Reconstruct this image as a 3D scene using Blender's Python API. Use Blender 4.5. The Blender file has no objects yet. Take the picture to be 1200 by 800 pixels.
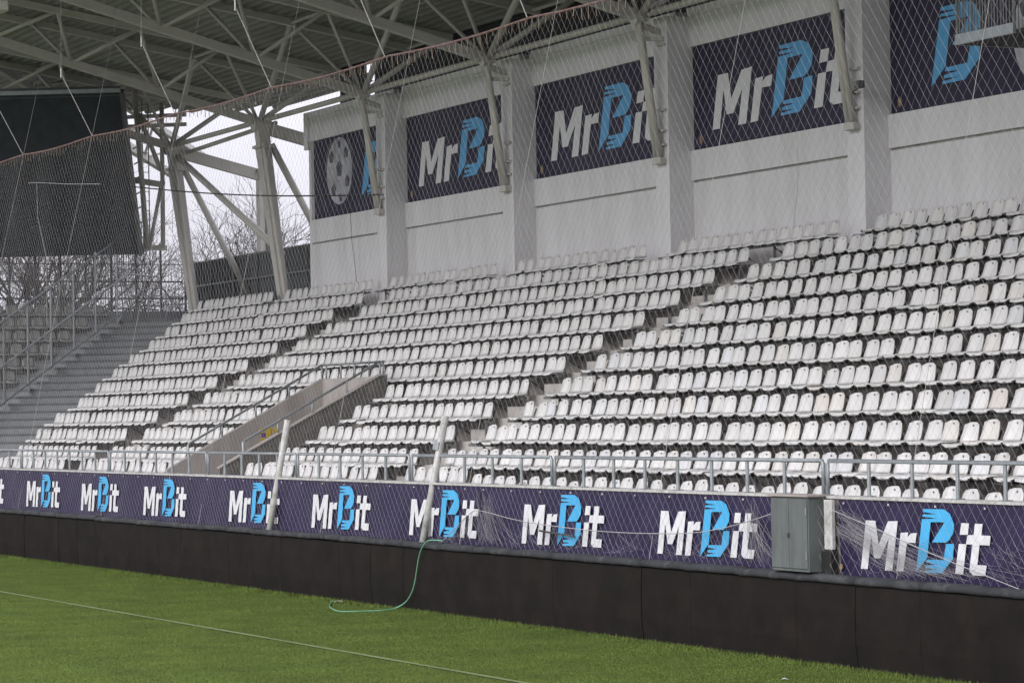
import bpy, bmesh, math, random
import numpy as np
from mathutils import Vector, Matrix
random.seed(7); rng = np.random.default_rng(7)
S = bpy.context.scene
C = bpy.data.collections.new('scene'); S.collection.children.link(C)
R = math.radians

# ------------------------------------------------------------------ camera
FPX, PSI, PIT, ROL, HC = 3397.8, .4478, .0251, -.0173, 3.163
fw = Vector((-math.cos(PSI)*math.cos(PIT), math.sin(PSI)*math.cos(PIT), math.sin(PIT)))
rt = Vector((math.sin(PSI), math.cos(PSI), 0)); up = rt.cross(fw)
r2 = rt*math.cos(ROL)+up*math.sin(ROL); u2 = up*math.cos(ROL)-rt*math.sin(ROL)
cd = bpy.data.cameras.new('camera'); cam = bpy.data.objects.new('camera', cd); C.objects.link(cam)
M = Matrix((( r2.x, u2.x, -fw.x, 0), (r2.y, u2.y, -fw.y, 0), (r2.z, u2.z, -fw.z, HC), (0,0,0,1)))
cam.matrix_world = M
cd.sensor_width = 36; cd.lens = FPX/1200*36; cd.clip_start = .5; cd.clip_end = 3000
S.camera = cam
def view(X, Y, Z):                       # where a point falls, only used to choose which seats are individuals
    p = Vector((X, Y, Z-HC)); d = p.dot(fw)
    return 600+FPX*p.dot(r2)/d, 400-FPX*p.dot(u2)/d, d

# ------------------------------------------------------------------ world, sun, exposure
W = bpy.data.worlds.new('World'); S.world = W; W.use_nodes = True
nt = W.node_tree; nt.nodes.clear()
sky = nt.nodes.new('ShaderNodeTexSky'); sky.sky_type = 'NISHITA'; sky.sun_disc = False
sky.sun_elevation = R(32); sky.sun_rotation = R(170); sky.dust_density = 4; sky.air_density = 1
hs = nt.nodes.new('ShaderNodeHueSaturation'); hs.inputs['Saturation'].default_value = .12
mx = nt.nodes.new('ShaderNodeMix'); mx.data_type = 'RGBA'; mx.inputs[0].default_value = .8
mx.inputs[7].default_value = (9.4, 9.35, 10.4, 1)
bg = nt.nodes.new('ShaderNodeBackground'); bg.inputs[1].default_value = .1
wo = nt.nodes.new('ShaderNodeOutputWorld')
nt.links.new(sky.outputs[0], hs.inputs['Color']); nt.links.new(hs.outputs[0], mx.inputs[6])
# overcast luminance: the cloud layer is about three times brighter overhead than at the horizon
tcw = nt.nodes.new('ShaderNodeTexCoord'); sx_ = nt.nodes.new('ShaderNodeSeparateXYZ'); ma = nt.nodes.new('ShaderNodeMath'); ma.operation = 'MULTIPLY_ADD'
mxz = nt.nodes.new('ShaderNodeMath'); mxz.operation = 'MAXIMUM'; mxz.inputs[1].default_value = 0
nt.links.new(tcw.outputs['Generated'], sx_.inputs[0]); nt.links.new(sx_.outputs[2], mxz.inputs[0]); nt.links.new(mxz.outputs[0], ma.inputs[0]); ma.inputs[1].default_value = 2*1.0; ma.inputs[2].default_value = .72
cn = nt.nodes.new('ShaderNodeTexNoise'); cn.inputs['Scale'].default_value = 3.5; cn.inputs['Detail'].default_value = 5
nt.links.new(tcw.outputs['Generated'], cn.inputs['Vector'])
cm = nt.nodes.new('ShaderNodeMapRange'); cm.inputs[1].default_value = .3; cm.inputs[2].default_value = .7; cm.inputs[3].default_value = .93; cm.inputs[4].default_value = 1.07
nt.links.new(cn.outputs[0], cm.inputs[0]); mm_ = nt.nodes.new('ShaderNodeMath'); mm_.operation = 'MULTIPLY'; nt.links.new(ma.outputs[0], mm_.inputs[0]); nt.links.new(cm.outputs[0], mm_.inputs[1])
vm = nt.nodes.new('ShaderNodeVectorMath'); vm.operation = 'SCALE'
nt.links.new(mx.outputs[2], vm.inputs[0]); nt.links.new(mm_.outputs[0], vm.inputs['Scale'])
nt.links.new(vm.outputs[0], bg.inputs[0]); nt.links.new(bg.outputs[0], wo.inputs[0])
sl = bpy.data.lights.new('sun', 'SUN'); sl.energy = 1.5; sl.angle = R(40); sl.color = (1, .97, .93)
so = bpy.data.objects.new('sun', sl); C.objects.link(so)
# sun stands over the pitch side, behind and right of the camera
sd = Vector((.35, -.75, -0)).normalized()*math.cos(R(32)) + Vector((0,0,math.sin(R(32))))
so.rotation_euler = sd.to_track_quat('Z', 'Y').to_euler(); so.location = (0,0,60)
sky.sun_rotation = math.atan2(sd.x, sd.y)
S.view_settings.view_transform = 'Standard'; S.view_settings.look = 'None'
S.view_settings.exposure = 0.32; S.view_settings.gamma = 1
S.render.engine = 'CYCLES'

# ------------------------------------------------------------------ materials
def mat(name, col, rough=.7, var=.15, scale=3., bump=0., bscale=30., metal=0., dirt=None, dscale=1., dth=(.45,.7), stretch=None, randobj=0., spec=.4):
    m = bpy.data.materials.new(name); m.use_nodes = True; n = m.node_tree; L = n.links
    b = n.nodes['Principled BSDF']; b.inputs['Roughness'].default_value = rough; b.inputs['Metallic'].default_value = metal
    b.inputs['Specular IOR Level'].default_value = spec
    tc = n.nodes.new('ShaderNodeTexCoord'); src = tc.outputs['Object']
    geo = n.nodes.new('ShaderNodeNewGeometry'); src = geo.outputs['Position']
    if stretch:
        mp = n.nodes.new('ShaderNodeMapping'); mp.inputs['Scale'].default_value = stretch; L.new(src, mp.inputs[0]); src = mp.outputs[0]
    nz = n.nodes.new('ShaderNodeTexNoise'); nz.inputs['Scale'].default_value = scale; nz.inputs['Detail'].default_value = 6
    L.new(src, nz.inputs['Vector'])
    rp = n.nodes.new('ShaderNodeValToRGB'); e = rp.color_ramp.elements
    e[0].position = .3; e[1].position = .7
    e[0].color = tuple(c*(1-var) for c in col)+(1,); e[1].color = tuple(min(1, c*(1+var)) for c in col)+(1,)
    L.new(nz.outputs[0], rp.inputs[0]); out = rp.outputs[0]
    if dirt:
        n2 = n.nodes.new('ShaderNodeTexNoise'); n2.inputs['Scale'].default_value = dscale; n2.inputs['Detail'].default_value = 8; n2.inputs['Roughness'].default_value = .65
        L.new(src, n2.inputs['Vector'])
        r3 = n.nodes.new('ShaderNodeMapRange'); r3.inputs[1].default_value = dth[0]; r3.inputs[2].default_value = dth[1]; L.new(n2.outputs[0], r3.inputs[0])
        mm = n.nodes.new('ShaderNodeMix'); mm.data_type = 'RGBA'; mm.inputs[7].default_value = tuple(dirt)+(1,)
        L.new(r3.outputs[0], mm.inputs[0]); L.new(out, mm.inputs[6]); out = mm.outputs[2]
    if randobj:
        oi = n.nodes.new('ShaderNodeObjectInfo'); mr = n.nodes.new('ShaderNodeMapRange')
        mr.inputs[3].default_value = 1-randobj; mr.inputs[4].default_value = 1+randobj*.4
        L.new(oi.outputs['Random'], mr.inputs[0])
        cr = n.nodes.new('ShaderNodeValToRGB'); cr.color_ramp.interpolation = 'CONSTANT'; el = cr.color_ramp.elements
        el[0].position = 0; el[0].color = (1,1,1,1); el[1].position = .80; el[1].color = (.99,.97,.94,1)
        for p_, c_ in ((.90,(.95,.97,1.0,1)),(.965,(.94,.89,.84,1)),(.975,(.86,.86,.85,1))):
            q_ = el.new(p_); q_.color = c_
        mh = n.nodes.new('ShaderNodeMath'); mh.operation = 'FRACT'; mk = n.nodes.new('ShaderNodeMath'); mk.operation = 'MULTIPLY'; mk.inputs[1].default_value = 7.31
        L.new(oi.outputs['Random'], mk.inputs[0]); L.new(mk.outputs[0], mh.inputs[0]); L.new(mh.outputs[0], cr.inputs[0])
        mt = n.nodes.new('ShaderNodeMix'); mt.data_type = 'RGBA'; mt.blend_type = 'MULTIPLY'; mt.inputs[0].default_value = 1
        L.new(out, mt.inputs[6]); L.new(cr.outputs[0], mt.inputs[7]); out = mt.outputs[2]
        mv = n.nodes.new('ShaderNodeMix'); mv.data_type = 'RGBA'; mv.blend_type = 'MULTIPLY'; mv.inputs[0].default_value = 1
        L.new(out, mv.inputs[6]); L.new(mr.outputs[0], mv.inputs[7]); out = mv.outputs[2]
    L.new(out, b.inputs['Base Color'])
    if bump:
        nb = n.nodes.new('ShaderNodeTexNoise'); nb.inputs['Scale'].default_value = bscale; nb.inputs['Detail'].default_value = 4
        L.new(src, nb.inputs['Vector'])
        bp_ = n.nodes.new('ShaderNodeBump'); bp_.inputs['Strength'].default_value = bump; bp_.inputs['Distance'].default_value = .02
        L.new(nb.outputs[0], bp_.inputs['Height']); L.new(bp_.outputs[0], b.inputs['Normal'])
    return m
m_seat = mat('seat_plastic', (.60,.594,.588), .42, .05, 5, .12, 60, dirt=(.50,.48,.45), dscale=7, dth=(.55,.95), randobj=.10)
m_seat2 = mat('seat_plastic_far', (.60,.594,.588), .42, .09, 2.2, .12, 60, dirt=(.50,.48,.45), dscale=5, dth=(.5,.95))
m_seatsh = mat('seat_plastic_shaded', (.22,.22,.215), .5, .08, 3, 0)  # darkened seat plastic, the shade of the end stand put into its colour
m_hole = mat('number_plate', (.20,.20,.23), .5, .2)
m_brk = mat('bracket_steel', (.05,.05,.05), .6, .3, 9)
m_conc = mat('terrace_concrete', (.27,.25,.235), .9, .25, 1.5, .5, 25, dirt=(.10,.09,.08), dscale=2.5, dth=(.4,.75))
m_step = mat('step_concrete', (.45,.425,.405), .9, .2, 4, .4, 30, dirt=(.30,.27,.25), dscale=4, dth=(.5,.8))
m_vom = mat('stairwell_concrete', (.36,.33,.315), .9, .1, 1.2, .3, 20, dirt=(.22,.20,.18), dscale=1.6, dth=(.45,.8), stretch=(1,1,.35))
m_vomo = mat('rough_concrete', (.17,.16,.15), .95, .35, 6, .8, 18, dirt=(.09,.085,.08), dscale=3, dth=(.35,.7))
m_stair = mat('blue_grey_steps', (.19,.20,.215), .8, .15, 3, .3, 20, dirt=(.14,.145,.15), dscale=3)
m_wall = mat('white_plaster', (.70,.69,.715), .85, .03, .8, .25, 8, dirt=(.54,.53,.53), dscale=.9, dth=(.45,.85), stretch=(2.2,2.2,.4))
m_groove = mat('joint_shadow_strip', (.36,.35,.34), .9)
m_steel = mat('painted_steel', (.50,.485,.455), .5, .07, 2, 0, dirt=(.22,.18,.13), dscale=5, dth=(.6,.9))
m_steelw = mat('white_painted_steel', (.52,.50,.46), .5, .07, 2, 0, dirt=(.25,.18,.12), dscale=6, dth=(.62,.9))
m_galv = mat('galvanised_steel', (.29,.315,.335), .45, .15, 6, 0, metal=.35)
m_galvd = mat('weathered_galvanised_steel', (.15,.155,.16), .55, .2, 6, 0, metal=.3)
m_deck = mat('roof_sheet', (.285,.285,.275), .55, .1, 1.5, 0, dirt=(.20,.20,.19), dscale=.7)
m_dark = mat('dark_cladding', (.03,.032,.035), .8, .2)
m_screen = mat('screen_black', (.050,.056,.066), .8, .15, 3, 0, spec=.15)
m_frame = mat('dark_frame', (.10,.105,.11), .6, .2)
m_pad = mat('black_padding', (.0125,.0105,.0098), .9, .18, 2.2, .3, 5, dirt=(.022,.016,.013), dscale=1.8, dth=(.5,.8), spec=.12)
m_cap = mat('grey_black_cap', (.026,.028,.033), .85, .25, 3, .3, 7, dirt=(.085,.085,.085), dscale=5, dth=(.5,.8))
m_navy = mat('navy_vinyl', (.021,.014,.052), .55, .15, 1.2, .35, 3.5, spec=.3)
m_navyw = mat('navy_banner_print', (.028,.025,.055), .6, .12, 1.5, .15, 3, spec=.25)
m_white = mat('white_print', (.66,.66,.69), .55, .04, 3)
m_whitew = mat('white_print_weathered', (.66,.66,.68), .55, .05, 3)
m_cyan = mat('blue_print', (.055,.38,.70), .5, .06, 3)
m_cyanw = mat('blue_print_weathered', (.08,.34,.64), .5, .06, 3)
m_ball = mat('football_print', (.38,.38,.42), .6, .35, 3)
m_ballp = mat('football_patch_print', (.085,.08,.11), .6, .15, 3)
m_crest = mat('orange_crest_print', (.26,.17,.11), .6, .3, 20)
m_rope = mat('red_white_rope', (.17,.105,.10), .8, .4, 12)
m_ropew = mat('white_rope', (.55,.54,.53), .8, .15, 8)
m_net = mat('net_twine', (.35,.335,.345), .8, .1)
m_net2 = mat('loose_twine', (.24,.23,.24), .8, .2)
m_nete = mat('net_edge_twine', (.28,.20,.16), .8, .5, 1.1)
m_cab = mat('cabinet_paint', (.118,.130,.134), .45, .06, 2, 0, dirt=(.065,.065,.06), dscale=3, dth=(.42,.8), stretch=(2,2,.5))
m_cabt = mat('cabinet_top', (.33,.29,.28), .7, .1, 4)
m_hose = mat('green_hose', (.14,.34,.22), .4, .15, 6)
m_alu = mat('pole_paint', (.50,.49,.48), .4, .2, 8, .2, 30, dirt=(.28,.25,.22), dscale=9, dth=(.5,.75))
m_fence = mat('grey_sheet_fence', (.06,.068,.075), .6, .12, 2)
m_bark = mat('tree_bark', (.040,.034,.033), .95, .4, 3, .4, 10)
m_yel = mat('yellow_sticker', (.55,.38,.03), .5, .15, 9)
m_pur = mat('purple_sticker', (.14,.07,.20), .5, .2, 9)
m_blue = mat('blue_sticker', (.08,.12,.38), .5, .2, 9)
m_blk = mat('black_rubber', (.012,.012,.012), .7)
m_lampg = mat('lamp_glass', (.75,.75,.72), .15, .03)
m_line = mat('pitch_line_paint', (.165,.21,.10), .9, .25, 7, 0, dirt=(.14,.20,.06), dscale=14, dth=(.45,.62))

def grass_mat():
    m = bpy.data.materials.new('turf'); m.use_nodes = True; n = m.node_tree; L = n.links; b = n.nodes['Principled BSDF']
    b.inputs['Roughness'].default_value = .95; b.inputs['Specular IOR Level'].default_value = .1
    g = n.nodes.new('ShaderNodeNewGeometry')
    def nz(sc, st=(1,1,1), det=5):
        mp = n.nodes.new('ShaderNodeMapping'); mp.inputs['Scale'].default_value = st; L.new(g.outputs['Position'], mp.inputs[0])
        t = n.nodes.new('ShaderNodeTexNoise'); t.inputs['Scale'].default_value = sc; t.inputs['Detail'].default_value = det; t.inputs['Roughness'].default_value = .62; L.new(mp.outputs[0], t.inputs['Vector']); return t.outputs[0]
    def ramp(a, stops):
        r = n.nodes.new('ShaderNodeValToRGB'); e = r.color_ramp.elements
        for i, (p, c) in enumerate(stops):
            x = e[i] if i < 2 else e.new(p); x.position = p; x.color = c+(1,)
        L.new(a, r.inputs[0]); return r.outputs[0]
    a = ramp(nz(.45, (1,1.6,1)), [(.34, (.058,.100,.018)), (.66, (.118,.142,.026))])
    c = ramp(nz(2.6), [(.35, (.060,.105,.020)), (.66, (.108,.135,.034))])
    d = ramp(nz(34, (1,1,1), 3), [(.30, (.030,.055,.010)), (.72, (.135,.185,.045))])
    m1 = n.nodes.new('ShaderNodeMix'); m1.data_type = 'RGBA'; m1.inputs[0].default_value = .5; L.new(a, m1.inputs[6]); L.new(c, m1.inputs[7])
    m2 = n.nodes.new('ShaderNodeMix'); m2.data_type = 'RGBA'; m2.inputs[0].default_value = .45; L.new(m1.outputs[2], m2.inputs[6]); L.new(d, m2.inputs[7])
    L.new(m2.outputs[2], b.inputs['Base Color'])
    bp = n.nodes.new('ShaderNodeBump'); bp.inputs['Strength'].default_value = .7; bp.inputs['Distance'].default_value = .03
    L.new(nz(60, (1,1,1), 3), bp.inputs['Height']); L.new(bp.outputs[0], b.inputs['Normal'])
    return m
m_grass = grass_mat()
m_blade = mat('grass_blades', (.102,.145,.028), .9, .34, .9)
m_ground = mat('ground_earth', (.10,.10,.09), .95, .2, .3)

# ------------------------------------------------------------------ mesh helpers
class MB:
    def __init__(s): s.v = []; s.f = []; s.mi = []
    def add(s, vs, fs, mi=0):
        o = len(s.v); s.v += [tuple(v) for v in vs]; s.f += [tuple(o+i for i in f) for f in fs]; s.mi += [mi]*len(fs); return s
    def box(s, x0, x1, y0, y1, z0, z1, mi=0):
        vs = [(x,y,z) for z in (z0,z1) for y in (y0,y1) for x in (x0,x1)]
        return s.add(vs, [(0,2,3,1),(4,5,7,6),(0,1,5,4),(2,6,7,3),(0,4,6,2),(1,3,7,5)], mi)
    def bar(s, a, b, w, h=None, n=4, mi=0, w2=None, upv=(0,0,1)):
        a = Vector(a); b = Vector(b); h = h or w; d = (b-a).normalized(); u = Vector(upv)
        if abs(d.dot(u)) > .98: u = Vector((1,0,0))
        r = d.cross(u).normalized(); u = r.cross(d)
        vs = []
        for p, k in ((a, 1.), (b, (w2/w if w2 else 1.))):
            for i in range(n):
                t = 2*math.pi*(i+.5)/n; q = (1/math.cos(math.pi/n)) if n == 4 else 1
                vs.append(p + r*(math.cos(t)*w/2*q*k) + u*(math.sin(t)*h/2*q*k))
        fs = [(i, (i+1) % n, n+(i+1) % n, n+i) for i in range(n)] + [tuple(reversed(range(n))), tuple(range(n, 2*n))]
        return s.add(vs, fs, mi)
    def path(s, pts, w, n=5, mi=0):
        pts = [Vector(p) for p in pts]; k = len(pts); vs = []
        for i, p in enumerate(pts):
            d = (pts[min(i+1,k-1)]-pts[max(i-1,0)]).normalized(); u = Vector((0,0,1))
            if abs(d.dot(u)) > .95: u = Vector((1,0,0))
            r = d.cross(u).normalized(); u = r.cross(d)
            ww = w[i] if isinstance(w, (list, tuple)) else w
            for j in range(n):
                t = 2*math.pi*j/n; vs.append(p+r*(math.cos(t)*ww/2)+u*(math.sin(t)*ww/2))
        fs = [(i*n+j, i*n+(j+1) % n, (i+1)*n+(j+1) % n, (i+1)*n+j) for i in range(k-1) for j in range(n)]
        fs += [tuple(reversed(range(n))), tuple((k-1)*n+j for j in range(n))]
        return s.add(vs, fs, mi)
    def poly(s, pts, y, t=.004, mi=0):   # outline in x,z extruded from y-t to y
        n = len(pts); vs = [(x, y-t, z) for x, z in pts]+[(x, y, z) for x, z in pts]
        return s.add(vs, [tuple(range(n))]+[(i, (i+1) % n, n+(i+1) % n, n+i) for i in range(n)], mi)
    def build(s, name, mats, parent=None, smooth=False, bevel=0):
        me = bpy.data.meshes.new(name); me.from_pydata(s.v, [], s.f)
        for m in (mats if isinstance(mats, (list, tuple)) else [mats]): me.materials.append(m)
        if any(s.mi): me.polygons.foreach_set('material_index', s.mi)
        if smooth: me.polygons.foreach_set('use_smooth', [True]*len(s.f))
        me.validate(); me.update()
        if bevel:
            bm = bmesh.new(); bm.from_mesh(me); bmesh.ops.bevel(bm, geom=bm.edges[:], offset=bevel, segments=1, affect='EDGES'); bm.to_mesh(me); bm.free()
        o = bpy.data.objects.new(name, me); C.objects.link(o)
        if parent: 
            o.parent = parent; o.matrix_parent_inverse = Matrix.Translation(-parent.location) if parent.location.length else Matrix()
        return o
def tag(o, label, cat, group=None, kind=None):
    if label: o['label'] = label
    if cat: o['category'] = cat
    if group: o['group'] = group
    if kind: o['kind'] = kind
    return o
def thing(name, label, cat, loc=(0,0,0), group=None):
    o = bpy.data.objects.new(name, None); C.objects.link(o); o.location = loc; o.empty_display_size = .2
    return tag(o, label, cat, group)
def struct(o): o['kind'] = 'structure'; return o
def inst(src, parent, loc=None, rot=None, name=None):
    o = src.copy(); C.objects.link(o); o.parent = parent
    o.matrix_parent_inverse = Matrix.Translation(-parent.location) if (parent and parent.location.length) else Matrix()
    if loc is not None: o.location = loc
    if rot is not None: o.rotation_euler = rot
    return o
ORD = ['','first','second','third','fourth','fifth','sixth','seventh','eighth','ninth','tenth','eleventh','twelfth','thirteenth','fourteenth','fifteenth','sixteenth','seventeenth','eighteenth','nineteenth','twentieth']
def nth(n):
    if n <= 20: return ORD[n]
    return str(n)+('th' if 10 <= n % 100 <= 20 else {1:'st',2:'nd',3:'rd'}.get(n % 10, 'th'))

# ------------------------------------------------------------------ setting: ground, pitch, line
mb = MB(); mb.add([(-1500,-1500,-.03),(1500,-1500,-.03),(1500,1500,-.03),(-1500,1500,-.03)], [(0,1,2,3)]); struct(mb.build('ground', m_ground))
mb = MB(); nx, ny = 60, 20
for j in range(ny+1):
    for i in range(nx+1): mb.v.append((-115+i*2.6, -40+j*59.1/ny, 0))
for j in range(ny):
    for i in range(nx): a = j*(nx+1)+i; mb.f.append((a,a+1,a+nx+2,a+nx+1)); mb.mi.append(0)
struct(mb.build('pitch', m_grass))
mb = MB(); xs = np.arange(-110, 20, 1.)
for i, x in enumerate(xs):
    w = .045+.012*math.sin(i*1.7)*math.sin(i*.6); mb.v += [(x, 14.87-w, .012), (x, 14.87+w, .012)]
mb.f = [(2*i,2*i+2,2*i+3,2*i+1) for i in range(len(xs)-1)]; mb.mi = [0]*len(mb.f)
tag(mb.build('touchline', m_line), None, None, kind='structure')
def blades(name, n, xf, yf, hf, label):
    x = xf(n); y = yf(n, x); h = hf(n); a = rng.uniform(0, 2*np.pi, n); w = rng.uniform(.003,.006, n)*1.3
    lx, ly = rng.normal(0,.35,n)*h, rng.normal(0,.35,n)*h
    v = np.zeros((n,3,3)); v[:,0] = np.stack([x-np.cos(a)*w, y-np.sin(a)*w, 0*x], 1); v[:,1] = np.stack([x+np.cos(a)*w, y+np.sin(a)*w, 0*x], 1)
    v[:,2] = np.stack([x+lx, y+ly, h], 1)
    me = bpy.data.meshes.new(name); me.vertices.add(3*n); me.vertices.foreach_set('co', v.reshape(-1)); me.loops.add(3*n)
    me.loops.foreach_set('vertex_index', np.arange(3*n)); me.polygons.add(n); me.polygons.foreach_set('loop_start', np.arange(0,3*n,3))
    me.materials.append(m_blade); me.update(); me.validate()
    o = bpy.data.objects.new(name, me); C.objects.link(o); return tag(o, label, 'grass', kind='stuff')
blades('grass_edge', 26000, lambda n: rng.uniform(-72,-25,n), lambda n,x: 18.90-np.abs(rng.normal(0,.07,n)), lambda n: rng.uniform(.015,.055,n)*rng.choice([1,1,1,1.5],n), 'longer uncut grass along the foot of the black padded wall')
def gy(n, x): return 18.9-(rng.uniform(0,1,n)**.9)*11.5
blades('grass', 480000, lambda n: -72+47*rng.uniform(0,1,n)**.7, gy, lambda n: rng.uniform(.006,.018,n), 'short mown turf in front of the black padded wall')
# small white scrap on grass
mb = MB(); mb.add([(-29.31,17.49,.015),(-29.24,17.50,.03),(-29.22,17.55,.015),(-29.27,17.52,.038),(-29.33,17.53,.02)], [(0,1,3),(1,2,3),(3,4,0),(2,4,3)])
tag(mb.build('paper_scrap', m_white), 'small crumpled white scrap lying on the grass near the wall', 'litter')

# ------------------------------------------------------------------ stand geometry numbers
def RY(k): return 20.92+(12-k)*.8          # back of seat row k (1 = top, 12 = front)
def RZ(k): return 2.14+(12-k)*.422
def FZ(k): return RZ(k)-.74                # floor of the row
XR = 6.0                                   # stand runs on past the right edge of the view
VX0, VX1 = -60.08, -56.62                  # stairwell opening
stand = thing('grandstand', 'concrete terraced grandstand carrying all the rows of white seats', 'grandstand', (-50, 19.3, 0))
def xl(k): return -54.4-RY(k)+.1           # left end of a row, on the 45 degree corner line
for k in range(12, 0, -1):
    y0, y1 = RY(k)-.66, RY(k)+.14
    if k == 12: y0 = 19.36
    segs = [(xl(k)-.3, XR)] if k < 8 else [(xl(k)-.3, VX0), (VX1, XR)]
    for a, b in segs:
        MB().box(a, b, y0, y1, FZ(k)-1.4, FZ(k)).build('terrace_step', m_conc, stand)
MB().box(xl(1)-3, XR, RY(1)+.14, 31.2, FZ(1)-1.4, FZ(1)).build('upper_walkway', m_conc, stand)
# aisle edges: right edge of the block left of each aisle
ROFF = {4:.1, 5:.1, 6:-.15, 7:-.14, 8:-.1}
def aR(k): return -49.22+ROFF.get(k, 0)
def aL(k): return -68.84
for ae, kk in ((aR, range(12, 1, -1)), (aL, range(12, 1, -1))):
    for k in kk:
        if k == 12: continue
        x0 = ae(k)-.75; x1 = ae(k)+1.12; z = FZ(k); y = RY(k+1)+.14
        o = MB().box(x0, x1, y-.31, y-.003, FZ(k+1)+.002, z-.2).build('aisle_step', m_step, stand)
        MB().box(x0, x1, y-.008, y+.06, z-.19, z+.006).build('tread_edge', m_step, stand)
# seat rails and their legs
def blocks(k):
    r = []; e = 0
    if k == 1: return [(xl(1), -77.35), (-76.9,-70.1), (-69.2,-62.45), (-61.5,-54.9), (-53.8,-47.15), (-46.1,-39.5), (-38.4, XR)]
    L = [(xl(k), aL(k)), (aL(k)+1.25, aR(k)), (aR(k)+1.25, XR)]
    for a, b in L:
        if k >= 8 and a < VX0 < b:
            r += [(a, VX0-.12), (VX1+.14, b)]
        else: r.append((a, b))
    return r
for k in range(1, 13):
    for i, (a, b) in enumerate(blocks(k)):
        mb = MB(); z = FZ(k)+.345; y = RY(k)-.22
        mb.box(a-(.32 if i else .1), b+.03, y-.03, y+.03, z, z+.05)
        x = a+.3
        while x < b:
            mb.box(x-.02, x+.02, y-.02, y+.02, FZ(k)+.002, z); mb.bar((x,y,z-.02), (x, RY(k)+.12, FZ(k)+.12), .03); x += 1.38
        mb.build('seat_rail', m_galvd, stand)
# parapet with trim
MB().box(-80, -31.97, 19.16, 19.355, 0, 2.05).build('parapet', m_conc, stand)
MB().box(-30.95, XR, 19.16, 19.355, 0, 2.05).build('parapet', m_conc, stand)
MB().box(-31.965, -30.955, 19.28, 19.355, 0, 2.05).build('parapet', m_conc, stand)
MB().box(-80, XR, 19.11, 19.37, 2.052, 2.085).build('parapet_trim', m_alu, stand)
MB().box(-80, XR, 18.6, 19.1, -1, .0-.01).build('wall_footing', m_conc, stand)

# ------------------------------------------------------------------ seats
def seat_meshes(lo=False):
    # local: back edge of the row at y=0 (towards stand), front -y ; z=0 at the floor
    def sheet(rows, cols, fn, th, fm):
        mb = MB(); P = [[fn(i/(rows-1), j/(cols-1)) for j in range(cols)] for i in range(rows)]
        for off in (0, 1):
            for row in P:
                for p, nrm in row: mb.v.append(tuple(Vector(p)+Vector(nrm)*(th*off)))
        N = rows*cols
        q = lambda i, j, o: o*N+i*cols+j
        for i in range(rows-1):
            for j in range(cols-1):
                mb.f.append((q(i,j,0), q(i,j+1,0), q(i+1,j+1,0), q(i+1,j,0)))
                if not lo: mb.f.append((q(i,j,1), q(i+1,j,1), q(i+1,j+1,1), q(i,j+1,1)))
        ring = [(0,j) for j in range(cols)]+[(i,cols-1) for i in range(1,rows)]+[(rows-1,j) for j in range(cols-2,-1,-1)]+[(i,0) for i in range(rows-2,0,-1)]
        for a, b in zip(ring, ring[1:]+ring[:1]): mb.f.append((q(*a,0), q(*a,1), q(*b,1), q(*b,0)))
        mb.mi = [0]*len(mb.f); return mb
    def back(t, s):
        s = 2*s-1; z = .462+t*.278
        hw = .205-.044*t
        r = max(0, (t-.84)/.16); hw -= .036*(1-math.sqrt(max(0, 1-r*r)))
        r0 = max(0, (.10-t)/.10); hw -= .02*r0*r0
        ztop = z - (.018*s*s*s*s if t > .95 else 0)
        y = -.085+.075*t - .030*(s*s) + .010*math.sin(t*3.1)
        if abs(s) > .86: y -= .012
        return (s*hw, y, ztop), (0, 1, -.2)
    def pan(t, s):
        s = 2*s-1; y = -.075-min(t,.84)/.84*.34; z = .455-.010*t+.014*s*s-.010*math.sin(t*3.1)
        if t > .84: z -= .045*((t-.84)/.16)
        hw = .208+.012*math.sin(t*3); r = max(0, (t-.9)/.1); hw -= .022*r*r
        return (s*hw, y+.012*s*s*(t>.7), z), (0, 0, -1)
    b = sheet(5 if lo else 9, 5 if lo else 7, back, .016, 1)
    p = sheet(5 if lo else 8, 3 if lo else 5, pan, .018, 1)
    return b, p
def disc(mb, y=-.0335, z=.688, mi=1):
    n = 8; vs = [(.013*math.cos(2*math.pi*i/n), y+.0, z+.013*math.sin(2*math.pi*i/n)) for i in range(n)]
    vs2 = [(x, y+.02, zz) for x, _, zz in vs]
    mb.add(vs+vs2, [tuple(reversed(range(n)))]+[(i, (i+1) % n, n+(i+1) % n, n+i) for i in range(n)], mi)
bm_, pm_ = seat_meshes(); 
seat0 = thing('stadium_seat', 'x', 'seat')
back0 = bm_.build('backrest', m_seat, seat0, smooth=True)
pan0 = pm_.build('seat_pan', m_seat, seat0, smooth=True)
mb = MB(); disc(mb, -.034, .695, 0); hole0 = mb.build('number_plate', m_hole, seat0)
mb = MB()
for sx in (-.12, .12): mb.box(sx-.012, sx+.012, -.36, -.07, .375, .412); mb.bar((sx,-.06,.40), (sx,.02,.60), .018)
mb.box(-.14, .14, -.27, -.17, .397, .405); brk0 = mb.build('bracket', m_brk, seat0)
lb, lp = seat_meshes(True); low = MB(); low.add(lb.v, lb.f); low.add(lp.v, lp.f); disc(low, -.034, .695, 1)
low.box(-.13,.13,-.34,-.08,.375,.40,2)
LV = np.array(low.v); LF = low.f; LMI = low.mi
allseats = []     # (row, x, y, z, rz, tilt, blk, idx)
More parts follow.
